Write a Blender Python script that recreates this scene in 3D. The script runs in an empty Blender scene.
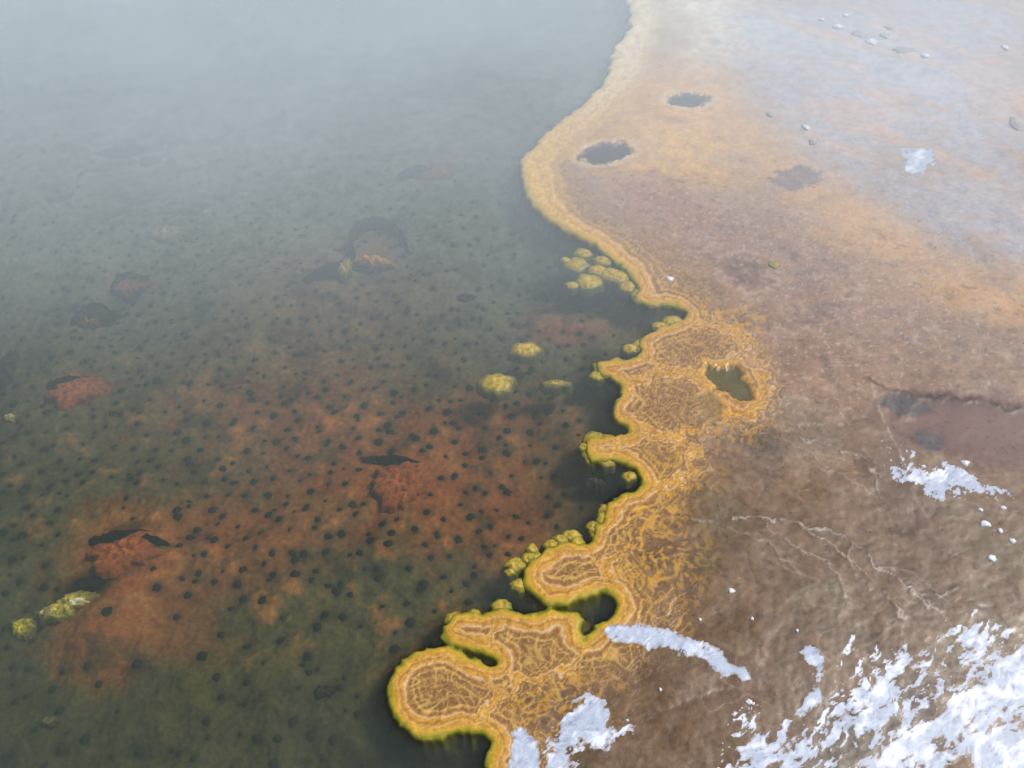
import bpy, math, random
import numpy as np
random.seed(7); rng=np.random.default_rng(7)
scene=bpy.context.scene
scene.view_settings.view_transform='Standard'
try: scene.view_settings.look='None'
except Exception: pass
scene.view_settings.exposure=0

# ---------------------------------------------------------------- camera
H=3.0; PITCH=math.radians(48); F=512/math.tan(math.radians(30))
cam=bpy.data.cameras.new("camera"); co=bpy.data.objects.new("camera",cam)
scene.collection.objects.link(co); co.location=(0,0,H); co.rotation_euler=(math.radians(90)-PITCH,0,0)
cam.sensor_width=36; cam.lens=18/math.tan(math.radians(30)); cam.clip_end=1000
scene.camera=co
cp,sp=math.cos(PITCH),math.sin(PITCH)
# image pixel coordinates <-> ground metres, projected through the camera
def W(u,v,z=0.0):
    u=np.asarray(u,float); v=np.asarray(v,float)
    a=(u-512)/F; b=(384-v)/F
    dy=cp+b*sp; dz=-sp+b*cp
    t=(z-H)/dz
    return a*t, dy*t
def C(x,y,z):
    zz=z-H
    d=y*cp-zz*sp; up=y*sp+zz*cp
    return 512+F*x/d, 384-F*up/d
def lin(c):
    c=np.array(c,float)/255
    return np.where(c<=0.04045,c/12.92,((c+0.055)/1.055)**2.4)
GAIN=0.80
def col(r,g,b): return lin((r,g,b))*GAIN

# ---------------------------------------------------------------- noise
def hsh(ix,iy,seed):
    h=(ix.astype(np.int64)*374761393+iy.astype(np.int64)*668265263+seed*982451653)&0xffffffff
    h=((h^(h>>13))*1274126177)&0xffffffff
    return ((h^(h>>16))&0xffff)/65535.0
def gn(x,y,seed=0):
    x=np.asarray(x,float); y=np.asarray(y,float)
    ix=np.floor(x); iy=np.floor(y); fx=x-ix; fy=y-iy
    sx=fx*fx*fx*(fx*(fx*6-15)+10); sy=fy*fy*fy*(fy*(fy*6-15)+10)
    def g(ox,oy):
        a=hsh(ix+ox,iy+oy,seed)*2*np.pi
        return np.cos(a)*(fx-ox)+np.sin(a)*(fy-oy)
    n0=g(0,0)*(1-sx)+g(1,0)*sx; n1=g(0,1)*(1-sx)+g(1,1)*sx
    return (n0*(1-sy)+n1*sy)*1.5
def fbm(x,y,o=4,seed=0,g=0.5):
    s=0;a=1;f=1
    for i in range(o):
        s=s+a*gn(x*f+i*17.3,y*f-i*9.1,seed+i); a*=g; f*=2.03
    return s
def ss(a,b,x):
    t=np.clip((x-a)/(b-a),0,1); return t*t*(3-2*t)

# ---------------------------------------------------------------- shoreline
def cr(P,n=4,closed=False):
    P=np.array(P,float); out=[]
    N=len(P)
    for i in range(N if closed else N-1):
        p0=P[(i-1)%N] if (closed or i>0) else P[0]
        p1=P[i]; p2=P[(i+1)%N]
        p3=P[(i+2)%N] if (closed or i+2<N) else P[-1]
        for k in range(n):
            t=k/n
            out.append(0.5*((2*p1)+(-p0+p2)*t+(2*p0-5*p1+4*p2-p3)*t*t+(-p0+3*p1-3*p2+p3)*t**3))
    if not closed: out.append(P[-1])
    return np.array(out)
shore=[(640,-90),(622,-30),(626,0),(630,22),(616,50),(605,78),(590,98),(572,114),(552,130),(534,146),(519,163),(523,184),(530,204),(548,221),
(566,234),(590,246),(610,262),(628,276),(636,290),(634,302),(650,308),(672,308),(684,316),(672,324),(654,330),(638,342),(638,356),(618,361),(597,364),(600,377),(616,384),
(620,394),(611,406),(613,421),(628,433),(606,436),(588,440),(584,453),(594,464),(618,463),(634,473),(640,487),(624,493),(606,506),(602,520),
(592,530),(588,544),(570,542),(552,546),(538,556),(525,566),(522,580),(529,596),(544,607),(566,609),(583,602),(600,596),(612,602),(614,612),(602,619),(592,628),(584,636),
(584,622),(574,611),(556,607),(540,613),(518,614),(500,607),(484,614),(458,613),(443,624),(442,640),(460,651),(480,654),(494,663),(487,665),(468,656),(447,646),(418,651),(396,667),(387,690),
(391,714),(404,731),(430,741),(464,735),(490,742),(484,755),(486,772),(500,800),(470,860),(480,950)]
main=np.vstack([cr(shore,4),[(480,1900),(4200,1900),(4200,-560),(700,-560)]])
main[:,0],main[:,1]=W(main[:,0],main[:,1],0)
bay=cr([(584,602),(600,595),(612,598),(616,608),(610,617),(596,622),(580,618),(576,608)],3,True)
def tow(P):
    P=np.array(P,float); x,y=W(P[:,0],P[:,1],0); return np.stack([x,y],1)
bay=tow(bay)
def sdf(poly,X,Y):
    d=np.full(X.shape,1e9); ins=np.zeros(X.shape,bool)
    n=len(poly)
    for i in range(n):
        ax,ay=poly[i]; bx,by=poly[(i+1)%n]
        ex,ey=bx-ax,by-ay; L=ex*ex+ey*ey
        if L<1e-12: continue
        px=X-ax; py=Y-ay
        t=np.clip((px*ex+py*ey)/L,0,1)
        dd=(px-t*ex)**2+(py-t*ey)**2
        np.minimum(d,dd,out=d)
        if ay!=by:
            c=((ay>Y)!=(by>Y))&(X<(bx-ax)*(Y-ay)/(by-ay)+ax)
            ins^=c
    d=np.sqrt(d)
    return np.where(ins,d,-d)
def pdist(pts,X,Y):
    d=np.full(X.shape,1e9)
    for i in range(len(pts)-1):
        ax,ay=pts[i]; bx,by=pts[i+1]; ex,ey=bx-ax,by-ay; L=ex*ex+ey*ey+1e-12
        t=np.clip(((X-ax)*ex+(Y-ay)*ey)/L,0,1)
        np.minimum(d,(X-ax-t*ex)**2+(Y-ay-t*ey)**2,out=d)
    return np.sqrt(d)

# ---------------------------------------------------------------- grid
def axis(a,b,st,lo,hi):
    m=list(np.arange(a,b,st)); s=st; x=a; L=[]
    while True:
        s*=1.13; x-=s
        if x<lo: break
        L.append(x)
    L.append(lo); s=st; x=m[-1]; R=[]
    while True:
        s*=1.13; x+=s
        if x>hi: break
        R.append(x)
    R.append(hi)
    return np.array(L[::-1]+m+R)
ua=axis(-24,1048,1.3,-2600,3600); va=axis(-24,792,1.3,-590,1900)
U0,V0=np.meshgrid(ua,va); X,Y=W(U0,V0,0)
nv,nu=X.shape
far=ss(9,16,Y)
wx=X+0.007*gn(X*14,Y*14,1)+0.004*gn(X*40,Y*40,2); wy=Y+0.007*gn(X*14,Y*14,3)+0.004*gn(X*40,Y*40,4)
S=sdf(main,wx,wy)
Sb=-sdf(bay,wx,wy)
S=np.minimum(S,Sb)
S=S+0.012*(0.35-np.abs(gn(X*15,Y*15,8))*1.6)*ss(0.12,0.0,np.abs(S))
S=S+0.030*fbm(X*6,Y*6,3,12)*ss(3.9,4.8,Y)*ss(0.3,0.0,np.abs(S))

def ell(u,v,cu,cv,ru,rv,ang=0):
    c,s=math.cos(math.radians(ang)),math.sin(math.radians(ang))
    a=(u-cu)*c+(v-cv)*s; b=-(u-cu)*s+(v-cv)*c
    return np.sqrt((a/ru)**2+(b/rv)**2)
nz1=fbm(X*5,Y*5,4,20); nz2=fbm(X*14,Y*14,3,30); nz3=fbm(X*45,Y*45,3,40); nz0=fbm(X*1.3,Y*1.3,3,50)
pud=[(688,101,20,7,0),(606,154,26,10,-8),(797,180,25,12,-5),(726,380,20,12,25),(738,389,14,9,30),(710,410,14,16,10)]
Pm=[]
for k_,(a,b,c,d,e) in enumerate(pud): Pm.append(ell(U0,V0,a,b,c,d,e)+(0.22 if k_<3 else 0.35)*nz2+0.12*nz3)
Pm[3]=np.minimum(Pm[3],Pm[4]); Pm[4]=Pm[3]
bas=ss(1.2,0.75,ell(U0,V0,995,434,116,34,10)+0.2*nz1)
# heights
dl=0.016*np.sqrt(np.clip(1-(1-np.clip(S/0.026,0,1))**2,0,1))
inl=ss(0.05,0.3,S)
land=dl+0.002*np.exp(-((S-0.04)/0.025)**2)-0.004*ss(0.05,0.25,S)+0.0035*nz1*ss(0.03,0.2,S)*(1-.6*bas)+(0.0012-0.0007*inl)*nz2*ss(0,0.05,S)*(1-.8*bas)+(0.0006-0.00035*inl)*nz3*ss(0,0.05,S)*(1-.95*bas)
veinf=lambda a,f,w: 1-np.abs(gn(X*f+w*gn(X*f*.4,Y*f*.4,a+1),Y*f+w*gn(X*f*.4,Y*f*.4,a+2),a))*2.2
vein=veinf(60,17,1.6); vein2=veinf(63,33,1.4); vein3=veinf(67,60,1.2)
veinA=np.maximum(np.maximum(ss(0.76,0.94,vein),0.8*ss(0.72,0.94,vein2)),0.45*ss(0.65,0.95,vein3))
land=land+0.0010*veinA*ss(0.02,0.06,S)*ss(0.45,0.1,S)
land=np.maximum(land,0.006)
def polyw(pts): return [tuple(p) for p in tow(cr(pts,4))]
w2x=wx+0.02*nz2; w2y=wy+0.02*nz2*0.7+0.006*nz3
stp=[(868,382),(895,392),(930,398),(975,402),(1040,414),(1200,430)]
step=pdist(polyw(stp),w2x,w2y)
step2=pdist(polyw([(870,384),(876,405),(884,425),(896,448),(905,470)]),wx,wy)
R1=[pdist(polyw(p),w2x,w2y) for p in [
 [(735,518),(780,522),(820,530),(850,545),(880,568),(905,588),(940,612)],[(800,525),(835,548),(862,572),(885,600),(905,618)],
 [(800,440),(835,450),(860,460),(880,480)],[(862,450),(872,470),(880,500)],[(745,430),(790,445),(830,470)],[(905,588),(930,596),(960,590)],[(850,545),(850,570),(870,590)],[(690,520),(730,530),(770,545),(800,575)],
 [(760,520),(790,545),(830,565),(850,600)],[(880,568),(915,575),(950,605)],[(820,470),(850,480),(890,510)]]]
R2=[pdist(polyw(p),w2x,w2y) for p in [[(700,500),(720,540),(745,560),(760,600),(750,640),(790,680),(800,720)],[(870,470),(885,520),(920,545),(960,560)],[(640,720),(700,700),(740,690),(780,700)],[(960,600),(985,610),(1020,640)]]]
land=land+0.0025*np.exp(-(step/0.020)**2)+0.001*np.exp(-(step2/0.010)**2)
for r in R1: land=land+0.0009*np.exp(-(r/0.008)**2)
for r in R2: land=land-0.0008*np.exp(-(r/0.010)**2)
for i,p in enumerate(Pm):
    k=ss(1.3,0.7,p); dep=[-0.004,-0.004,0.010,-0.003,-0.003,0.010][i]
    land=land*(1-k)+dep*k
land=land-0.004*bas
land=np.where(land<0.004,np.where(np.min(np.array(Pm)[[0,1,3,4]],0)<1.3,land,0.004),land)
bed=-0.17*(1-np.exp(np.minimum(S,0)/0.045))-0.10*ss(0.1,1.6,-S)
bmask=ss(0.03,0.25,-S)
bed=bed+bmask*(0.035*fbm(X*1.8,Y*1.8,4,70)+0.014*nz1+0.005*nz2+0.002*nz3)
uu,vv=C(X,Y,-0.2)
for (a,b,c,d,h) in [(395,478,60,30,.05),(200,540,120,40,.03),(95,640,50,45,.05),(70,386,25,16,.03),(560,328,40,20,.03)]:
    bed=bed+h*bmask*np.exp(-ell(uu,vv,a,b,c,d)**2)
bed=np.minimum(bed,-0.0005)
Z=np.where(S>0,land,bed)
Z=Z*(1-far)+np.where(S>0,0.02,-0.2)*far
U,V=C(X,Y,Z)

# ---------------------------------------------------------------- colour
isl=S>0
L=np.zeros(X.shape+(3,)); L[:]=col(148,112,76)
def lm(c,a):
    global L
    a=np.clip(a,0,1)[...,None]; L=L*(1-a)+np.asarray(c)*a
n1=nz1*0.35+nz0*0.3
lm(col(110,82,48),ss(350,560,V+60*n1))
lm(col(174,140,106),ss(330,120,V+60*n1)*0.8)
lm(col(154,118,90),ss(1.3,0.4,ell(U,V,800,330,120,80)+n1)*0.6)
lm(col(232,176,76),ss(1.35,0.2,ell(U,V,655,115,150,85,18)+n1)*0.95)
lm(col(246,226,188),ss(1.4,0.2,ell(U,V,690,5,110,50,20)+n1)*0.95)
lm(col(164,116,84),ss(1.2,0.5,ell(U,V,668,204,64,30,20)+n1+0.15*nz2)*0.75)
lm(col(148,112,84),ss(1.25,0.4,ell(U,V,760,270,70,30,20)+n1)*0.5)
qd=ell(U,V,748,272,30,18,10)+0.2*nz2
lm(col(116,86,64),ss(1.1,0.7,qd)*0.5); lm(col(196,164,130),np.exp(-((qd-1.1)/.1)**2)*0.4)
band2=pdist(polyw([(760,20),(790,100),(840,160),(930,215),(1040,250)]),wx,wy)
stk=fbm((X*.8+Y*-.6)*1.2,(X*.6+Y*.8)*4,4,93,.55)
lm(col(172,170,174),ss(0.45,0.0,band2+0.3*n1)*0.55)
lm(col(194,192,198),ss(1.4,0.3,ell(U,V,900,70,150,90,10)+n1)*0.75)  # grey streak and patch paint the sky reflection on wet ground
lm(col(216,170,130),ss(0.0,0.6,stk)*ss(300,120,V)*ss(700,800,U)*0.7)
lm(col(214,166,130),ss(1.2,0.5,ell(U,V,1000,85,50,30,20)+n1+.2*nz2)*0.6)
lm(col(184,178,180),ss(1.2,0.4,ell(U,V,985,200,90,56,15)+n1+.3*stk)*0.6)  # lavender-grey film tint, painted in place of sky sheen
band=pdist(polyw([(690,90),(750,140),(820,200),(900,250),(970,285),(1060,310)]),wx,wy)
lm(col(224,168,88),ss(0.32,0.0,band+0.35*n1+0.1*nz2+.1*stk)*0.65)
lm(col(176,132,88),ss(1.2,0.4,ell(U,V,880,288,70,20,10)+n1)*0.45)
lm(col(152,136,112),ss(1.2,0.5,ell(U,V,775,430,75,38,10)+n1)*0.45)
lm(col(88,70,46),ss(1.2,0.5,ell(U,V,760,442,48,12,10)+n1)*0.6)
lm(col(104,72,38),ss(1.2,0.4,ell(U,V,690,690,110,60,0)+n1)*0.6)
lm(col(72,64,50),ss(1.2,0.4,ell(U,V,880,735,130,50,-25)+n1)*0.7)
# mottling
fl=(1-.6*bas)
L*=np.clip(1+0.2*nz1+fl*(0.16*nz2+0.13*nz3),0.5,1.6)[...,None]
pale=ss(0.25,0.75,fbm(X*9,Y*13,5,81,0.62)); lm(col(204,174,138),pale*0.32*ss(700,250,V)*fl)
pale2=ss(0.45,0.9,fbm(X*34,Y*34,3,83,0.7)); lm(col(214,198,178),pale2*0.4*ss(1.6,0.6,ell(U,V,800,280,200,150,15)+nz1*0.4)*fl)
ogs=ss(0.2,0.8,fbm(X*4+Y*2,Y*11-X*3,4,87,0.6)); lm(col(190,138,66),ogs*0.32*ss(500,250,V))
darkp=ss(0.35,0.8,fbm(X*12,Y*16,4,85,0.6)); lm(col(64,46,28),darkp*0.38*ss(100,300,V)*fl)
stn_=ss(0.1,0.7,fbm(X*2.2+3,Y*2.8,4,95,0.55)); lm(col(78,56,34),stn_*0.45*ss(300,520,V))
rip=ss(0.86,0.97,veinf(97,5,2.5))*ss(0.0,0.5,nz0+0.3); lm(col(172,146,116),rip*0.35*ss(300,480,V)*ss(0.25,0.5,S))
olv=ss(0.1,0.7,fbm(X*3,Y*3,4,89,0.6)); lm(col(94,84,44),olv*0.45*ss(380,560,V))
# shallow wet basin under the ledge
lm(col(104,64,40)*np.clip(1+.2*nz1,.7,1.3)[...,None],bas*0.88)
lm(col(66,54,48),ss(1.15,0.75,ell(U,V,905,405,27,12,12)+0.25*nz2)*0.85)
lm(col(66,56,52),ss(1.15,0.75,ell(U,V,928,440,17,11,15)+0.25*nz2)*0.85)
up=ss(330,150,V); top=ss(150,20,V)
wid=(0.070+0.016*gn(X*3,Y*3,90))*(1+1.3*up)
t=np.clip(S,0,None)/wid
lobes=[(693,350,50,24,0),(672,406,52,32,0),(650,462,44,24,0),(565,577,43,31,0),(535,648,48,36,0),(440,696,50,40,0),(735,386,30,26,20)]
lob_in=np.zeros_like(S)
for (a,b,c,d,e) in lobes:
    q=ell(U0,V0,a,b,c,d,e)+0.20*nz2+0.16*nz1
    t=np.minimum(t,np.abs(q-1.0)*(c*0.0042)/0.07*1.2+0.45+0.3*np.clip(nz1+0.2,0,1))
    lob_in=np.maximum(lob_in,ss(1.0,0.75,q))
gold=col(212,156,48); orange=col(206,138,52); tan=col(234,188,92); cream=col(240,216,170); ygreen=col(142,138,28); brownm=col(136,92,44)
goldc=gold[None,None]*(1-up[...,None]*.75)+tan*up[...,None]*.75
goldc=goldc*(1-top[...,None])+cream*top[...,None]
zone=ss(4.2,1.2,np.clip(S,0,None)/wid+0.7*nz1)*(1-0.6*up)
lm(col(134,94,52),np.maximum(zone*0.75,lob_in*0.85))
lm(col(216,170,84),np.maximum(zone*0.8,lob_in*0.65)*veinA*(1-0.4*up))
for (a,b,c,d) in [(720,325,50,20),(745,350,22,50),(735,420,30,30),(655,560,50,60),(660,480,60,30),(560,700,60,40),(640,520,30,40)]:
    z2=ss(1.4,0.3,ell(U,V,a,b,c,d)+0.6*n1)
    lm(goldc*0.95,z2*ss(0.35,0.8,vein2*0.5+vein*0.5+0.25*nz3)*0.75)
lm(orange*0.85,ss(1.35,0.85,t+0.10*nz2)*0.7*(1-.5*up))
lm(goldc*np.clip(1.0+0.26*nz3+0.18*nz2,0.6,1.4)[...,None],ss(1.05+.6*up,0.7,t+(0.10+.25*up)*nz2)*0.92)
lm(cream*0.95,np.exp(-((t-0.92+0.10*nz2)/0.055)**2)*0.6*(1-.5*up))
lm(brownm,np.exp(-((t-0.66+0.08*nz2)/0.045)**2)*0.6*(1-.7*up))
lm(cream*0.9,np.exp(-((t-0.54+0.08*nz2)/0.03)**2)*0.35*(1-.5*up))
lm(brownm*0.8,np.exp(-((t-1.12+0.08*nz2)/0.06)**2)*0.5*(1-.8*up))
lm(tan*1.05,np.exp(-((t-1.32+0.12*nz2)/0.05)**2)*0.55*(1-.6*up))
lm(tan*1.0,np.exp(-((t-1.75+0.25*nz2)/0.06)**2)*0.35*(1-.6*up))
lm(brownm*0.9,ss(0.8,0.95,vein2)*ss(0.3,0.5,t)*ss(1.1,0.9,t)*0.4*(1-.5*up))
lm(col(200,166,40),ss(0.5,0.25,t)*(1-up*0.8)*0.75)
lm(ygreen,ss(0.32,0.10,t)*(1-0.75*up)*0.95)
lm(col(96,100,24),ss(0.12,0.0,t)*(1-up)*0.8)
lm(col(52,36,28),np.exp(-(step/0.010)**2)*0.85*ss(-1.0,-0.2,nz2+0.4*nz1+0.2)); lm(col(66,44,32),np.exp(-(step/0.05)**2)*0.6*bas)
lm(col(206,186,166),np.exp(-((step2)/0.006)**2)*0.5*ss(-0.5,0.3,nz2))
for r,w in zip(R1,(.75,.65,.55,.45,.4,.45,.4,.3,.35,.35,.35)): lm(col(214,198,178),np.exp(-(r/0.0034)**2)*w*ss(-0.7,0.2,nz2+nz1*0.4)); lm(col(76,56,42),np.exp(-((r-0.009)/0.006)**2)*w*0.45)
for r in R2: lm(col(66,46,32),np.exp(-(r/0.007)**2)*0.35*ss(-0.4,0.4,nz2))
pc=[col(76,84,96),col(84,86,94),col(122,98,92),col(108,102,46),col(108,102,46),col(136,114,58)]
for i,p in enumerate(Pm):
    if i==4: continue
    if i in (2,5):
        lm(pc[i]*np.clip(1+0.3*nz3+0.2*nz2,.5,1.5)[...,None],ss(1.15,0.8,p)*(0.8 if i==2 else .65)); continue
    lm(cream if i<2 else gold,np.exp(-((p-1.25)/0.14)**2)*(0.4 if i<2 else .8))
    lm(pc[i]*0.9,ss(1.12,0.95,p)*0.9)
# -- pool bed
B=np.zeros_like(L); B[:]=col(94,88,50)
def bm(c,a):
    global B
    a=np.clip(a,0,1)[...,None]; B=B*(1-a)+np.asarray(c)*a
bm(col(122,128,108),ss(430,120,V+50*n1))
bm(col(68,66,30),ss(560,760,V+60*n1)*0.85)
bm(col(50,58,36),ss(120,-30,U)*ss(200,400,V)*0.5)
org=col(164,92,40)
for (a,b,c,d,e,w) in [(400,465,190,75,10,.65),(330,420,160,60,0,.4),(215,545,140,55,-15,.7),(480,520,100,60,20,.55),(115,560,40,45,0,.75),(92,640,48,50,0,.75),(160,630,60,30,10,.5),
     (562,328,42,16,0,.65),(72,388,26,15,-10,.85),(395,478,42,32,0,.7),(520,420,70,40,0,.35),(130,283,22,10,0,.7),(440,165,34,12,-20,.5),(600,320,60,30,0,.35),(460,660,60,60,0,.2),(330,300,120,60,0,.3),(375,245,30,16,0,.5)]:
    bm(org,ss(1.5,0.2,ell(U,V,a,b,c,d,e)+0.9*n1+0.25*nz2)*w)
bm(col(182,110,50),ss(0.15,0.9,nz1+0.4*nz2)*ss(1.4,0.5,ell(U,V,330,500,300,150,0))*0.55)
bm(col(66,62,34),ss(0.15,0.8,fbm(X*4,Y*5,4,99,.6))*0.6)
for (a,b,c,d,e,w) in [(505,175,90,80,0,.25),(560,280,60,40,0,.4),(590,500,60,40,-20,.6),(440,755,90,24,0,.75),(540,610,50,20,0,.4),(600,606,30,20,0,.8),(130,528,30,6,-12,.7),(86,588,32,16,-20,1),(600,400,25,60,0,.5),(470,680,18,10,0,.5),(330,272,30,9,-15,.5)]:
    bm(col(20,22,13),ss(1.3,0.4,ell(U,V,a,b,c,d,e)+0.4*n1)*w)  # dark bed patches include painted shade below mat rim, undercuts and hollow
B*=np.clip(1+0.30*nz1+0.24*nz2+0.24*nz3,0.45,1.7)[...,None]
sh=np.clip(-S,0,None)
bm(col(126,118,32)*0.9,np.exp(-(sh/0.018)**2)*(1-0.4*up))
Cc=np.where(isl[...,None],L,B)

# ---------------------------------------------------------------- lookups
def lookup(x,y):
    u,v=C(x,y,0.0)
    i=int(np.clip(np.searchsorted(va,v),1,nv-1)); j=int(np.clip(np.searchsorted(ua,u),1,nu-1))
    if abs(va[i-1]-v)<abs(va[i]-v): i-=1
    if abs(ua[j-1]-u)<abs(ua[j]-u): j-=1
    return i,j
def place(u,v):
    z=0.0 
    for k in range(6):
        x,y=W(u,v,z); i,j=lookup(float(x),float(y)); z=0.5*z+0.5*float(Z[i,j])
    return float(x),float(y),float(Z[i,j])

# tuft positions
tufts=[]
sp_=0.087
xs=np.arange(-5,1.5,sp_); ys=np.arange(0.7,7.2,sp_*0.9)
for r,yy in enumerate(ys):
    for xx in xs:
        x=xx+(r%2)*sp_/2+rng.uniform(-.040,.040); y=yy+rng.uniform(-.040,.040)
        i,j=lookup(x,y); 
        if S[i,j]>-0.10: continue
        u,v=C(x,y,Z[i,j])
        if not(-15<u<660 and -12<v<785): continue
        p=0.93
        p*=float(ss(90,320,v)); 
        if v>600: p*=0.72
        if u>420 and v<300: p*=0.5
        if u>470 and v>620: p*=0.35
        if ell(u,v,110,570,60,90)<1 or ell(u,v,395,478,26,22)<1: p*=0.25
        p*=float(np.clip(1.0+0.9*gn(x*1.7,y*1.7,99),0.25,1.1))
        if rng.random()>p: continue
        rad=0.0148*rng.uniform(0.55,1.4)*(1.15 if v>380 else 0.9)
        tufts.append((x,y,float(Z[i,j]),rad,u,v))
print("tufts",len(tufts))
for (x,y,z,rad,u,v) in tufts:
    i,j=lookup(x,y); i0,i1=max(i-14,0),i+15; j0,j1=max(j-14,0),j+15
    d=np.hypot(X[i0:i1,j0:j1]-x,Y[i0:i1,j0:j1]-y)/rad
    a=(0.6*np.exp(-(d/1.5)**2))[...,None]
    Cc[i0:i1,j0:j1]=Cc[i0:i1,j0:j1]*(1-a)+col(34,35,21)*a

def gridnorm(Z_):
    P=np.stack([X,Y,Z_],-1)
    du=np.zeros_like(P); dv=np.zeros_like(P)
    du[:,1:-1]=P[:,2:]-P[:,:-2]; du[:,0]=P[:,1]-P[:,0]; du[:,-1]=P[:,-1]-P[:,-2]
    dv[1:-1]=P[2:]-P[:-2]; dv[0]=P[1]-P[0]; dv[-1]=P[-1]-P[-2]
    n=np.cross(dv,du); n/=np.linalg.norm(n,axis=-1,keepdims=True)+1e-20
    n[n[...,2]<0]*=-1
    return n

def make(name,verts,faces,mat,color=None,extra=None,normals=None,extran="depth"):
    me=bpy.data.meshes.new(name)
    me.vertices.add(len(verts)); me.vertices.foreach_set("co",np.ascontiguousarray(verts,dtype=np.float32).ravel())
    nf,k=faces.shape
    me.loops.add(nf*k); me.loops.foreach_set("vertex_index",faces.astype(np.int32).ravel())
    me.polygons.add(nf); me.polygons.foreach_set("loop_start",np.arange(0,nf*k,k,dtype=np.int32))
    me.polygons.foreach_set("loop_total",np.full(nf,k,dtype=np.int32))
    me.update(calc_edges=True); me.validate()
    me.polygons.foreach_set("use_smooth",np.ones(len(me.polygons),dtype=bool))
    if color is not None:
        a=me.attributes.new("Col",'FLOAT_COLOR','POINT')
        c4=np.ones((len(verts),4),dtype=np.float32); c4[:,:3]=color; a.data.foreach_set("color",c4.ravel())
    if extra is not None:
        a=me.attributes.new(extran,'FLOAT','POINT'); a.data.foreach_set("value",extra.astype(np.float32))
    me.materials.append(mat)
    if normals is not None:
        me.normals_split_custom_set_from_vertices(normals.astype(np.float32).tolist())
    ob=bpy.data.objects.new(name,me); scene.collection.objects.link(ob); return ob
idx=np.arange(nv*nu).reshape(nv,nu)
quads=np.stack([idx[1:,:-1],idx[1:,1:],idx[:-1,1:],idx[:-1,:-1]],-1)
def sub(name,fm,Zs,mat,color,extra=None,normals=None,extran="depth"):
    q=quads[fm]; used,inv=np.unique(q.ravel(),return_inverse=True)
    P=np.stack([X.ravel()[used],Y.ravel()[used],Zs.ravel()[used]],-1)
    return make(name,P,inv.reshape(q.shape),mat,color.reshape(-1,3)[used] if color is not None else None,
        extra.ravel()[used] if extra is not None else None, normals.reshape(-1,3)[used] if normals is not None else None,extran)

# ---------------------------------------------------------------- materials
def newmat(name):
    m=bpy.data.materials.new(name); m.use_nodes=True; nt=m.node_tree; nt.nodes.clear()
    out=nt.nodes.new("ShaderNodeOutputMaterial"); return m,nt,out
def colmat(name,rough=0.5,sc=(60,240),amp=0.25,bump=0.3,bd=0.004,spec=0.5,rvar=0.15,fixed=None,wet=False):
    m,nt,out=newmat(name); N=nt.nodes; Lk=nt.links
    bs=N.new("ShaderNodeBsdfPrincipled"); Lk.new(bs.outputs[0],out.inputs[0])
    g=N.new("ShaderNodeNewGeometry")
    if fixed is None:
        at=N.new("ShaderNodeAttribute"); at.attribute_name="Col"; csrc=at.outputs["Color"]
    else:
        rg=N.new("ShaderNodeRGB"); rg.outputs[0].default_value=(*fixed,1); csrc=rg.outputs[0]
    a=N.new("ShaderNodeTexNoise"); a.inputs["Scale"].default_value=sc[0]; a.inputs["Detail"].default_value=5; a.inputs["Roughness"].default_value=0.65
    b=N.new("ShaderNodeTexNoise"); b.inputs["Scale"].default_value=sc[1]; b.inputs["Detail"].default_value=2
    Lk.new(g.outputs["Position"],a.inputs["Vector"]); Lk.new(g.outputs["Position"],b.inputs["Vector"])
    ad=N.new("ShaderNodeMath"); ad.operation='ADD'; Lk.new(a.outputs["Fac"],ad.inputs[0]); Lk.new(b.outputs["Fac"],ad.inputs[1])
    mr=N.new("ShaderNodeMapRange"); mr.inputs["From Min"].default_value=0.7; mr.inputs["From Max"].default_value=1.3
    mr.inputs["To Min"].default_value=1-amp; mr.inputs["To Max"].default_value=1+amp; Lk.new(ad.outputs[0],mr.inputs["Value"])
    vm=N.new("ShaderNodeVectorMath"); vm.operation='SCALE'; Lk.new(csrc,vm.inputs[0]); Lk.new(mr.outputs[0],vm.inputs["Scale"])
    Lk.new(vm.outputs[0],bs.inputs["Base Color"])
    mr2=N.new("ShaderNodeMapRange"); mr2.inputs["From Min"].default_value=0.35; mr2.inputs["From Max"].default_value=0.65
    mr2.inputs["To Min"].default_value=rough-rvar; mr2.inputs["To Max"].default_value=rough+rvar; Lk.new(a.outputs["Fac"],mr2.inputs["Value"])
    bp=N.new("ShaderNodeBump"); bp.inputs["Strength"].default_value=bump; bp.inputs["Distance"].default_value=bd
    Lk.new(ad.outputs[0],bp.inputs["Height"]); Lk.new(bp.outputs[0],bs.inputs["Normal"])
    Lk.new(mr2.outputs[0],bs.inputs["Roughness"])
    if wet:
        wa=N.new("ShaderNodeAttribute"); wa.attribute_name="wet"
        bs.inputs["Coat Roughness"].default_value=0.10; bs.inputs["Coat IOR"].default_value=1.6
        Lk.new(wa.outputs["Fac"],bs.inputs["Coat Weight"])
    bs.inputs["Specular IOR Level"].default_value=spec
    return m
m_ground=colmat("terrace_mat",0.4,(40,210),0.20,0.14,0.004,0.5,0.14,wet=True)
m_rim=colmat("microbial_mat_gold",0.5,(70,260),0.24,0.25,0.004,0.4,0.12)
m_bed=colmat("pool_bed_silt",0.85,(45,200),0.3,0.5,0.006,0.1,0.05)
m_rock=colmat("submerged_rock",0.8,(50,180),0.5,0.5,0.006,0.1,0.05)
m_sinter=colmat("white_sinter",0.4,(60,200),0.12,0.08,0.003,0.5,0.1)
m_tuft=colmat("dark_algae_tuft",0.95,(120,400),0.4,0.6,0.004,0.05,0.02,fixed=tuple(col(38,39,24)))

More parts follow.
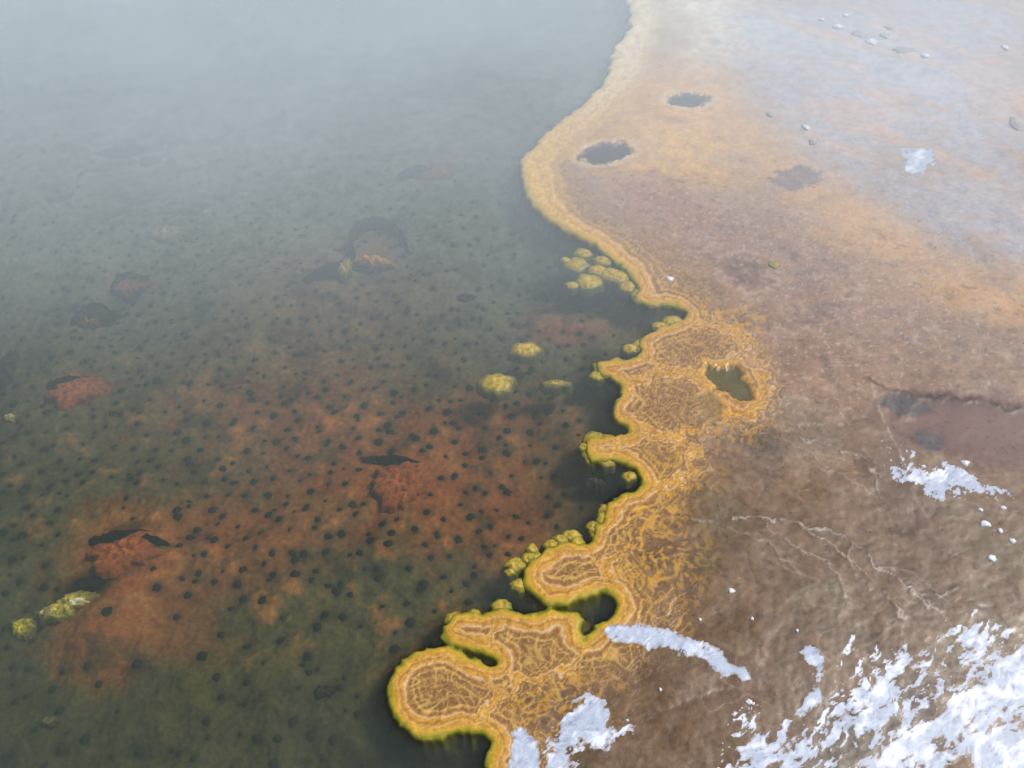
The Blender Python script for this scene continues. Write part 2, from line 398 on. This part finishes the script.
# ---------------------------------------------------------------- terrain parts
NRM=gridnorm(Z)
Sf=(S[1:,:-1]+S[1:,1:]+S[:-1,1:]+S[:-1,:-1])/4
rimw=0.17+0.04*gn(X*2.2,Y*2.2,7)
Rf=rimw[1:,:-1]
inr=(Y[1:,:-1]<12)
f_rim=(Sf>-0.03)&(Sf<Rf)&inr
f_land=(Sf>0)&~f_rim; f_bed=~f_rim&~f_land
wet=np.clip(0.35+ss(650,900,U)*0.5+ss(380,60,V)*0.7+0.6*bas+0.5*nz0+0.4*nz1,0,1)*ss(0.12,0.4,S)*ss(0.0,0.05,step)
def st(ob,**k):
    for a,b in k.items(): ob[a]=b
    return ob
o=sub("ground",f_land,Z,m_ground,Cc,extra=wet,extran="wet",normals=NRM); st(o,kind="structure",label="wet brown and tan bacterial terrace beside the hot spring",category="ground")
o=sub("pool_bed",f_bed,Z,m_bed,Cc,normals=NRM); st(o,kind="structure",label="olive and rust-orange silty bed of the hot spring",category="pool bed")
o=sub("microbial_mat",f_rim,Z,m_rim,Cc,normals=NRM); st(o,label="scalloped golden yellow microbial mat rim along the water's edge",category="microbial mat")

# water
m_w,nt,out=newmat("spring_water"); N=nt.nodes; Lk=nt.links
tr=N.new("ShaderNodeBsdfTransparent"); tr.inputs[0].default_value=(0.96,0.97,0.95,1)
df=N.new("ShaderNodeBsdfDiffuse"); df.inputs[0].default_value=(*(col(132,146,132)),1)
gl=N.new("ShaderNodeBsdfGlossy"); gl.inputs["Roughness"].default_value=0.10
fr=N.new("ShaderNodeFresnel"); fr.inputs[0].default_value=1.36
at=N.new("ShaderNodeAttribute"); at.attribute_name="depth"
g=N.new("ShaderNodeNewGeometry"); nz=N.new("ShaderNodeTexNoise"); nz.inputs["Scale"].default_value=1.1; nz.inputs["Detail"].default_value=4
Lk.new(g.outputs["Position"],nz.inputs["Vector"])
mr=N.new("ShaderNodeMapRange"); mr.inputs["From Min"].default_value=0.3; mr.inputs["From Max"].default_value=0.7; mr.inputs["To Min"].default_value=0.8; mr.inputs["To Max"].default_value=1.2
Lk.new(nz.outputs["Fac"],mr.inputs["Value"])
mu=N.new("ShaderNodeMath"); mu.operation='MULTIPLY'; Lk.new(at.outputs["Fac"],mu.inputs[0]); Lk.new(mr.outputs[0],mu.inputs[1])
m1=N.new("ShaderNodeMixShader"); Lk.new(mu.outputs[0],m1.inputs[0]); Lk.new(tr.outputs[0],m1.inputs[1]); Lk.new(df.outputs[0],m1.inputs[2])
m2=N.new("ShaderNodeMixShader"); Lk.new(fr.outputs[0],m2.inputs[0]); Lk.new(m1.outputs[0],m2.inputs[1]); Lk.new(gl.outputs[0],m2.inputs[2])
bn=N.new("ShaderNodeTexNoise"); bn.inputs["Scale"].default_value=9; bn.inputs["Detail"].default_value=3; Lk.new(g.outputs["Position"],bn.inputs["Vector"])
bp=N.new("ShaderNodeBump"); bp.inputs["Strength"].default_value=0.1; bp.inputs["Distance"].default_value=0.01; Lk.new(bn.outputs["Fac"],bp.inputs["Height"])
Lk.new(bp.outputs[0],gl.inputs["Normal"]); Lk.new(bp.outputs[0],fr.inputs["Normal"])
Lk.new(m2.outputs[0],out.inputs[0])
k=3
si=np.unique(np.r_[np.arange(0,nv,k),nv-1]); sj=np.unique(np.r_[np.arange(0,nu,k),nu-1])
sx,sy,sz=X[np.ix_(si,sj)],Y[np.ix_(si,sj)],Z[np.ix_(si,sj)]
low=sz<0.012
keep=low[1:,:-1]|low[1:,1:]|low[:-1,1:]|low[:-1,:-1]
id2=np.arange(sx.size).reshape(sx.shape); q=np.stack([id2[1:,:-1],id2[1:,1:],id2[:-1,1:],id2[:-1,:-1]],-1)[keep]
used,inv=np.unique(q.ravel(),return_inverse=True)
P=np.stack([sx.ravel()[used],sy.ravel()[used],np.zeros(len(used))],-1)
dp=np.clip(-sz.ravel()[used],0,None); yy_=sy.ravel()[used]
turb=(0.20+0.40*ss(2.4,6.2,yy_))*(1-np.exp(-dp/0.14))  # veil thickened towards the far side to paint in extra haze
o=make("water",P,inv.reshape(q.shape),m_w,None,turb); st(o,kind="structure",label="calm murky grey-green hot spring water",category="water")

# ---------------------------------------------------------------- sinter crusts
cn=fbm(X*9,Y*9,6,120,0.68)
al_=(X*0.80+Y*0.60)+0.02*nz1; ac_=(-X*0.60+Y*0.80)+0.03*nz1
cs=fbm(al_*2.6,ac_*9,5,131,0.62); cs2=fbm(al_*12,ac_*40,4,141,0.7)
def crust(name,fld,label,thick=0.0010,fine=0.34):
    fld=np.where(S>0.01,fld+fine*cs2*ss(0.6,0.1,np.abs(fld)),-1)
    fm=(fld[1:,:-1]>0)|(fld[1:,1:]>0)|(fld[:-1,1:]>0)|(fld[:-1,:-1]>0)
    if not fm.any(): return
    zz=Z-0.0005+thick*ss(0,0.12,fld)
    c=np.zeros(X.shape+(3,)); c[:]=lin((186,196,212))*0.85
    a=ss(0.34,-0.02,fld+0.2*nz3)[...,None]*0.85; c=c*(1-a)+lin((136,120,108))*a
    a=ss(0.1,0.7,-cs2*.7+0.3*nz2)[...,None]*0.55; c=c*(1-a)+lin((124,134,152))*a
    a=ss(0.0,0.8,cs*0.6+0.5*nz2+.3*cs2)[...,None]*0.7*ss(0.1,0.3,fld)[...,None]; c=c*(1-a)+lin((238,241,244))*a
    ob=sub(name,fm,zz,m_sinter,c,normals=NRM); st(ob,label=label,category="mineral crust",group="white sinter crusts on the terrace")
def pf(poly): 
    return sdf(tow(cr(poly,3,True)),X,Y)
f=pf([(610,628),(640,629),(680,637),(712,650),(728,662),(748,678),(728,677),(708,664),(680,654),(645,645),(618,643)])/0.05+0.45*cn+0.12
crust("sinter_crust",np.clip(f,-1,1),"long white sinter streak beside the golden mat",fine=.15)
f=pf([(560,722),(580,704),(600,706),(610,722),(624,728),(606,742),(580,752),(570,772),(545,775),(552,745)])/0.08+0.5*cn+0.08
crust("sinter_crust",np.clip(f,-1,1),"ragged white sinter patch beside the golden mat",fine=.25)
f=pf([(512,738),(520,730),(532,742),(538,760),(536,790),(500,790),(512,765)])/0.05+0.25*cn+0.15
crust("sinter_crust",np.clip(f,-1,1),"small smooth white sinter patch on the mat edge",fine=.1)
f=np.minimum(pf([(725,800),(742,748),(790,725),(815,735),(850,705),(880,680),(925,655),(960,628),(1000,640),(1060,650),(1300,700),(1300,900),(738,900)])/0.16,0.45)+0.95*cs+0.25*cn-0.20+0.2*nz3
f=f-0.6*ss(1.2,0.5,ell(U0,V0,930,715,50,9,-38)+0.3*nz1)-0.4*ss(1.2,0.5,ell(U0,V0,840,745,30,8,-38)+0.3*nz1)+0.3*ss(1.2,0.3,ell(U0,V0,1000,730,70,50,-38))
crust("sinter_crust",np.clip(f,-1,1),"broad streaked bluish-white sinter crust with brown gaps",0.0012,0.7)
f=pf([(892,452),(905,450),(918,466),(945,464),(965,474),(1002,490),(990,502),(960,498),(940,508),(925,492),(902,484)])/0.07+1.0*cn-0.3+0.4*nz3
crust("sinter_crust",np.clip(f,-1,1),"lacy white sinter patch on reddish brown ground",fine=.45)
f=pf([(800,655),(815,652),(824,675),(818,700),(804,716),(796,710),(812,692),(812,670)])/0.03+0.6*cn-0.05
crust("sinter_crust",np.clip(f,-1,1),"thin broken white sinter streak on brown ground",fine=.2)
f=pf([(904,152),(918,149),(932,156),(928,170),(910,172)])/0.08+0.45*cn+0.2
crust("sinter_crust",np.clip(f,-1,1),"small round pale blue sinter patch in shallow film",fine=.2)

# ---------------------------------------------------------------- lumps
def lump(name,u,v,ru,rv,h,c_top,c_edge,label,cat,mat,seed,group=None,lob=0.12,nl=3,ang=0,flat=2.5,zbase=None,rough=0.15,rings=14,segs=48,tilt=0,ntop=0.3,jag=0.0,mott=0.35,ex=0.55):
    x,y,z=place(u,v)
    if zbase is not None: z=zbase; xx,yy=W(u,v,z); x,y=float(xx),float(yy)
    elif z<0: xx,yy=W(u,v,z+h); x,y=float(xx),float(yy)
    xa,_=W(u+1,v,z); xb,_=W(u-1,v,z); kx=abs(float(xa-xb))/2; _,ya=W(u,v-1,z); _,yb=W(u,v+1,z); ky=abs(float(ya-yb))/2
    rr=np.linspace(0,1,rings); th=np.linspace(0,2*np.pi,segs,endpoint=False)
    R,T=np.meshgrid(rr[1:],th,indexing='ij')
    dev=lob*np.cos(nl*T+seed)+0.5*lob*np.cos((nl+2)*T+2.1*seed)+rough*fbm(1.6*np.cos(T)+seed*3.1,1.6*np.sin(T)+seed,3,seed)+jag*fbm(4*np.cos(T)+seed*1.7,4*np.sin(T),2,seed+50)
    out=np.clip(1+dev*R**2,0.35,1.8)
    lx=R*out*np.cos(T); ly=R*out*np.sin(T)
    hh=np.clip(1-R**flat,0,1)**ex
    px=lx*ru*kx; py=ly*rv*ky
    a=math.radians(-ang); px,py=px*math.cos(a)-py*math.sin(a),px*math.sin(a)+py*math.cos(a)
    n=fbm(px*40+seed,py*40,3,seed+5)
    pz=h*hh*(1+ntop*n+tilt*R*np.sin(T))-0.03*ss(0.93,1,R)-0.002
    pts=[(0,0,h)]+list(zip(px.ravel(),py.ravel(),pz.ravel()))
    nr=rings-1; fc=[]
    for i in range(nr-1):
        for s in range(segs):
            s2=(s+1)%segs; fc.append((1+i*segs+s,1+(i+1)*segs+s,1+(i+1)*segs+s2,1+i*segs+s2))
    pts=np.array(pts)
    tri=[(0,1+s,1+(s+1)%segs) for s in range(segs)]
    me=bpy.data.meshes.new(name); me.from_pydata([tuple(p) for p in pts],[],fc+tri); me.update()
    me.polygons.foreach_set("use_smooth",np.ones(len(me.polygons),dtype=bool))
    w=np.concatenate([[0],(ss(0.45,0.95,R+0.45*n)).ravel()])[:,None]
    cc=np.asarray(c_top)*(1-w)+np.asarray(c_edge)*w
    cc=cc*np.clip(1+mott*np.concatenate([[0],n.ravel()]),0.4,1.6)[:,None]
    at=me.attributes.new("Col",'FLOAT_COLOR','POINT'); c4=np.ones((len(pts),4),dtype=np.float32); c4[:,:3]=cc; at.data.foreach_set("color",c4.ravel())
    me.materials.append(mat)
    ob=bpy.data.objects.new(name,me); ob.location=(x,y,z); scene.collection.objects.link(ob)
    ob["label"]=label; ob["category"]=cat
    if group: ob["group"]=group
    return ob
yg=col(186,158,52); ge=col(108,108,34)
for i,(u,v,ru,rv,h) in enumerate([(497,385,20,12,.0),(526,351,18,9,0),(556,386,17,5,-.010)]):
    lump("mat_island",u,v,ru,rv,0.026,yg,ge,"yellow-green lobed mat island standing in murky water" if h==0 else "flat olive mat island just under the water","mat island",m_rim,11+i,"yellow mat islands in the pool",0.06,3,zbase=-0.016+h,flat=2.6,ntop=0.25,rough=0.22,mott=.5)
kn=[(577,266,14,8),(589,283,15,10),(611,276,14,8),(602,262,10,6),(583,255,10,6),(597,272,10,6),(565,262,6,4),(572,287,8,5),(515,566,12,9),(519,587,10,9),(571,537,11,8),(604,370,15,9),(594,441,12,9),(591,457,10,9),(606,462,12,8),
    (622,447,12,9),(501,607,11,9),(455,620,12,8),(641,347,12,7),(640,297,11,8),(604,521,10,9),(532,551,8,7),(552,546,10,7),(608,443,12,9),(672,323,13,7),(593,529,9,8),(618,458,11,8),(535,558,10,7),(622,382,9,7),(630,350,9,6),(474,616,10,7),(614,372,11,7),
    (600,452,12,9),(612,452,10,8),(585,449,8,6),(620,279,12,7),(627,288,10,7),(655,306,9,5),(617,365,12,7),(598,377,9,6),(660,328,10,6),(629,478,9,6),(528,560,9,7),(560,541,10,7),(605,512,9,8),(510,574,7,6),(577,544,9,7),(597,538,8,7)]
for i,(u,v,ru,rv) in enumerate(kn):
    lump("mat_nodule",u,v,ru*rng.uniform(.9,1.15),rv*rng.uniform(.85,1.1),0.024,yg*rng.uniform(.85,1.05),ge,"rounded yellow-green mat nodule at the scalloped shore","mat nodule",m_rim,30+i,"rounded nodules along the mat edge",0.07,2+i%3,zbase=-0.012,rings=12,segs=32,ntop=0.18,flat=2.4,rough=0.22,mott=.4)
rk=col(140,80,40); dk=col(14,13,10); ol=col(104,96,50); br=col(234,164,64); dkr=col(60,44,30)  # dk: near-black, also painted where rock ledges only leave shade
R_=[(92,312,22,7,.045,dkr,dk,-18,"dark reddish submerged rock ledge"),
(88,319,14,4,.05,rk,dkr,-10,"small rust-brown submerged rock"),
(128,285,20,8,.03,rk,dkr,0,"rust-brown submerged rock with dark edge"),
(120,147,26,3.5,.05,dk,dk,-14,"dark elongated sliver standing in for ledge shade"),
(150,158,12,3,.04,dk,dkr,0,"small dark submerged rock"),
(416,167,20,3,.05,dk,dk,-22,"dark narrow sliver standing in for ledge shade"),
(440,172,24,9,.02,rk,dkr,-10,"faint rust-brown submerged mound"),
(326,269,22,4,.05,dk,dk,-20,"dark low sliver standing in for ledge shade"),
(372,257,24,4.5,.06,br,rk,6,"orange-topped submerged rock plate"),
(345,264,7,8,.06,col(210,184,60),ol,0,"small yellow-olive submerged rock"),
(465,295,10,3,.03,dk,dk,0,"small dark submerged stone"),
(74,389,26,12,.03,col(168,94,42),rk,-12,"rust-orange submerged rock slab"),
(66,377,22,2.6,.045,dk,dk,-12,"dark sliver standing in for shade under a rock edge"),
(166,230,24,8,.03,col(160,148,110),ol,0,"pale sandy submerged mound"),
(4,362,8,16,.04,dk,dkr,0,"dark submerged rock edge"),
(392,456,26,3,.045,dk,dkr,5,"dark brown crumbly submerged ridge"),
(398,482,30,19,.03,col(164,90,42),rk,0,"rust-orange submerged mound"),
(122,549,36,15,.035,col(168,94,42),rk,-8,"rust-orange submerged slab with dark edge"),
(116,532,32,3.4,.05,dk,dk,-12,"dark sliver standing in for shade under a rock edge"),
(152,536,16,2.6,.05,dk,dk,14,"dark sliver standing in for shade under a rock edge"),
(92,582,22,8,.02,dk,dk,-22,"black hollow submerged rock"),  # lump coloured black for the dark of a cavity
(64,604,26,12,.045,col(190,176,74),ol,-24,"mottled yellow-white submerged rock beside a dark hollow"),
(50,610,12,5,.054,col(246,242,200),col(206,194,100),-15,"whitish yellow submerged stone"),
(74,600,11,4,.054,col(246,242,206),col(206,194,100),-20,"small whitish yellow submerged stone"),
(21,625,13,9,.04,col(200,188,44),ol,0,"small yellow-green submerged rock"),
(8,415,8,3,.03,col(190,180,110),ol,0,"small pale submerged stone"),
(48,720,10,5,.03,ol,dkr,0,"small olive submerged stone"),
(594,479,12,4,.05,col(80,84,66),dkr,0,"grey flat submerged stone"),
(325,690,12,6,.02,dkr,dk,0,"small dark submerged stone")]
for i,(u,v,ru,rv,h,c1,c2,an,lb) in enumerate(R_):
    thin=rv<5
    lump("submerged_rock",u,v,ru,rv*1.1,h,c1,c2,lb if "hollow" in lb and "mottled" in lb else lb+" on the pool bed","rock",m_rock,60+i,"rocks scattered on the pool bed",0.06,2+i%3,an,2.4 if thin else 5.0,rough=0.4,tilt=0,segs=72,ntop=0.35,jag=0.16,mott=.7,ex=.7)
def ridge(pts,width,h,c,label,seed):
    P=cr(pts,10); n=len(P); x0,y0,z0=place(*P[n//2])
    x,y=W(P[:,0],P[:,1],z0+h*0.8); ctr=np.stack([x,y],1)
    tg=np.gradient(ctr,axis=0); tg/=np.linalg.norm(tg,axis=1,keepdims=True); nr=np.stack([-tg[:,1],tg[:,0]],1)
    vs=[];cs=[];M=9
    for i in range(n):
        tp=math.sin(math.pi*(i+.3)/(n-.4))**0.5
        wd=width*tp*(1+0.9*float(gn(i*.45,seed,seed)))
        off=0.010*float(gn(i*.5,seed*2.3,seed+9))
        for k in range(M):
            s=(k/(M-1))*2-1
            vs.append((ctr[i,0]-x0+nr[i,0]*(wd*s+off),ctr[i,1]-y0+nr[i,1]*(wd*s+off),-0.02+(h+0.02)*(1-s*s)**.4*(0.6+.4*tp)*(1+.2*float(gn(i*.5,k*.4,seed+3)))))
            cs.append(np.array(c))
    fc=[(i*M+k,i*M+k+1,(i+1)*M+k+1,(i+1)*M+k) for i in range(n-1) for k in range(M-1)]
    me=bpy.data.meshes.new("submerged_rock"); me.from_pydata(vs,[],fc); me.update()
    me.polygons.foreach_set("use_smooth",np.ones(len(me.polygons),dtype=bool))
    at=me.attributes.new("Col",'FLOAT_COLOR','POINT'); c4=np.ones((len(vs),4),dtype=np.float32); c4[:,:3]=np.array(cs); at.data.foreach_set("color",c4.ravel())
    me.materials.append(m_rock); ob=bpy.data.objects.new("submerged_rock",me); ob.location=(x0,y0,z0); scene.collection.objects.link(ob)
    ob["label"]=label; ob["category"]="rock"; ob["group"]="rocks scattered on the pool bed"
kb=col(4,5,6)
ridge([(350,248),(351,232),(362,221),(380,219),(396,227),(404,238),(408,250)],0.018,0.06,kb,"thin dark crater-shaped rock rim on the pool bed",3)
ridge([(306,277),(326,266),(343,262),(351,250),(350,240)],0.022,0.055,kb,"dark jagged rock ridge on the pool bed",5)
ridge([(346,266),(370,268),(394,265)],0.010,0.05,kb,"short dark rock ridge below an orange plate on the pool bed",9)
ridge([(112,285),(118,277),(130,274),(148,276)],0.014,0.05,kb,"short dark rock ridge on the pool bed",6)
ridge([(70,322),(82,309),(98,304),(112,313)],0.017,0.05,kb,"short dark arched rock ridge on the pool bed",7)

wh=lin((225,228,232))*0.9; gy=lin((160,150,140))*0.8
stn=[(670,279,4,3),(731,591,4,3),(749,702,4,3),(985,524,6,4),(1000,531,3,3),(992,558,5,4),(965,463,5,3),(1012,541,4,3),(1003,508,4,2),(752,619,2,2),(980,510,3,2),(797,631,2,2),
 (770,115,4,3),(806,128,5,3),(812,143,4,3),(838,27,6,3),(858,34,8,4),(872,42,7,4),(884,36,5,3),(846,16,4,2),(905,50,14,3),(925,56,5,3),(1016,125,6,8),(822,20,3,2),(890,28,6,3),(1005,48,4,3),(700,620,2,2),(660,690,2,2)]
for i,(u,v,ru,rv) in enumerate(stn):
    hi=v<200
    lump("white_stone",u,v,ru,rv,0.009 if not hi else .014,wh if (not hi or i%2) else gy*1.1,wh*0.8 if not hi else gy,"small white sinter fragment on brown ground" if not hi else "pale worn stone on the steaming terrace","stone",m_sinter,200+i,"small pale stones scattered on the terrace",0.15,3,rough=0.4,rings=7,segs=18)
lump("mat_nodule",774,265,7,4,0.010,yg*0.8,ge,"small yellow-green mat tuft on the brown terrace","mat nodule",m_rim,300,"rounded nodules along the mat edge",0.1,3,rings=8,segs=20)

# ---------------------------------------------------------------- tufts
def tuftmesh(seed):
    rings,segs=6,12; vs=[(0,0,1.0)]; fc=[]
    for i in range(1,rings):
        r=i/(rings-1)
        for s in range(segs):
            a=2*math.pi*s/segs; k=1+0.28*float(gn(math.cos(a)*1.6+seed*5.3,math.sin(a)*1.6+i*.3,seed))
            vs.append((r*k*math.cos(a),r*k*math.sin(a),(math.cos(r*math.pi)*.5+.5)*(1+.2*float(gn(s*.9,i*.7,seed)))-0.12*(r>0.95)))
    for s in range(segs): fc.append((0,1+s,1+(s+1)%segs))
    for i in range(rings-2):
        for s in range(segs):
            s2=(s+1)%segs; fc.append((1+i*segs+s,1+(i+1)*segs+s,1+(i+1)*segs+s2,1+i*segs+s2))
    return vs,fc
tm=[]
for s in range(6):
    vs,fc=tuftmesh(s); me=bpy.data.meshes.new("algae_tuft"); me.from_pydata(vs,[],fc); me.update()
    me.polygons.foreach_set("use_smooth",np.ones(len(me.polygons),dtype=bool)); me.materials.append(m_tuft); tm.append((me,vs,fc))
def appsize(t):
    inside=(0<t[4]<1024) and (0<t[5]<768)
    return (t[3]/math.sqrt(t[0]**2+t[1]**2+(H-t[2])**2))*(1 if inside else 0.01)
tufts.sort(key=appsize,reverse=True)
AV=[];AF=[];off=0
for i,(x,y,z,rad,u,v) in enumerate(tufts):
    me,vs,fc=tm[i%6]; hgt=rad*rng.uniform(0.6,1.2); rot=rng.uniform(0,6.28)
    if i<300:
        ob=bpy.data.objects.new("algae_tuft",me); ob.location=(x,y,z-0.001); ob.scale=(rad,rad,hgt); ob.rotation_euler=(0,0,rot)
        scene.collection.objects.link(ob); ob["label"]="small dark green algae cone on the pool bed"; ob["category"]="algae tuft"; ob["group"]="dark algae cones dotting the pool bed"
    else:
        c,s=math.cos(rot),math.sin(rot); V_=np.array(vs)
        q=np.stack([(V_[:,0]*c-V_[:,1]*s)*rad+x,(V_[:,0]*s+V_[:,1]*c)*rad+y,V_[:,2]*hgt+z-0.001],1)
        AV+= [tuple(p) for p in q]; AF+=[tuple(a+off for a in f) for f in fc]; off+=len(vs)
if AV:
    me=bpy.data.meshes.new("algae_tuft_field"); me.from_pydata(AV,[],AF); me.update(); me.polygons.foreach_set("use_smooth",np.ones(len(me.polygons),dtype=bool)); me.materials.append(m_tuft)
    ob=bpy.data.objects.new("algae_tuft_field",me); scene.collection.objects.link(ob); ob["kind"]="stuff"; ob["label"]="field of tiny dark algae cones on the pool bed"; ob["category"]="algae tufts"

# ---------------------------------------------------------------- steam: gently rolling thin vapour layers above the far pool
m_s,nt,out=newmat("steam_vapour"); N=nt.nodes; Lk=nt.links
tr=N.new("ShaderNodeBsdfTransparent")
d1=N.new("ShaderNodeBsdfDiffuse"); d1.inputs[0].default_value=(0.84,0.94,0.99,1)
d2=N.new("ShaderNodeBsdfTranslucent"); d2.inputs[0].default_value=(0.84,0.94,0.99,1)
md=N.new("ShaderNodeMixShader"); md.inputs[0].default_value=0.15; Lk.new(d1.outputs[0],md.inputs[1]); Lk.new(d2.outputs[0],md.inputs[2])
at=N.new("ShaderNodeAttribute"); at.attribute_name="depth"
mx=N.new("ShaderNodeMixShader"); Lk.new(at.outputs["Fac"],mx.inputs[0]); Lk.new(tr.outputs[0],mx.inputs[1]); Lk.new(md.outputs[0],mx.inputs[2]); Lk.new(mx.outputs[0],out.inputs[0])
gx=np.linspace(-12,12,220); gy_=np.linspace(1.6,16,170); GX,GY=np.meshgrid(gx,gy_)
SV=[];SF=[];SA=[];o_=0
I=np.arange(GX.size).reshape(GX.shape); q1=np.stack([I[:-1,:-1],I[:-1,1:],I[1:,1:],I[1:,:-1]],-1).reshape(-1,4)
for li,(zz,am,s_) in enumerate([(0.12,0.26,0.5),(0.30,0.26,0.42),(0.50,0.26,0.36)]):
    nn=fbm(GX*s_+0.4*gn(GX*.5,GY*.5,500+li),GY*s_,3,410+li*7,0.45)
    zl=zz+0.03*fbm(GX*.4,GY*.4,2,450+li)
    lf=ss(1.0,-2.5,GX)
    rp=np.clip((GY*(1+zz*0.3)+0.35*nn-(1.9-0.2*lf))/5.0,0,1.2)
    al=am*rp**1.5*np.clip(1+0.2*nn,0.7,1.3)*(0.98+0.12*lf)
    wv=ss(-0.1,0.9,fbm(GX*0.8+1.7,GY*0.7,3,470+li,0.5)); al=al+0.06*wv*ss(2.8,4.6,GY)*ss(1.5,-1.0,GX)
    al=0.235*np.tanh(al/0.235)
    SV.append(np.stack([GX.ravel(),GY.ravel(),zl.ravel()],1)); SF.append(q1+o_); SA.append(al.ravel()); o_+=GX.size
ob=make("steam",np.vstack(SV),np.vstack(SF),m_s,None,np.concatenate(SA)); ob["kind"]="stuff"; ob["label"]="thin white steam drifting low over the hot spring"; ob["category"]="steam"

# ---------------------------------------------------------------- light
w=bpy.data.worlds.new("World"); scene.world=w; w.use_nodes=True; nt=w.node_tree; nt.nodes.clear()
o=nt.nodes.new("ShaderNodeOutputWorld"); b=nt.nodes.new("ShaderNodeBackground"); s=nt.nodes.new("ShaderNodeTexSky"); s.sky_type='NISHITA'; s.sun_disc=False
EL,AZ=math.radians(54),math.radians(80)
s.sun_elevation=EL; s.sun_rotation=AZ; s.dust_density=3; b.inputs[1].default_value=0.15
nt.links.new(s.outputs[0],b.inputs[0]); nt.links.new(b.outputs[0],o.inputs[0])
sl=bpy.data.lights.new("sun",'SUN'); sl.energy=2.7; sl.angle=math.radians(10); sl.color=(1,0.96,0.9)
so=bpy.data.objects.new("sun",sl); scene.collection.objects.link(so)
from mathutils import Vector
d=Vector((math.sin(AZ)*math.cos(EL),math.cos(AZ)*math.cos(EL),math.sin(EL)))
so.rotation_euler=(-d).to_track_quat('-Z','Y').to_euler()
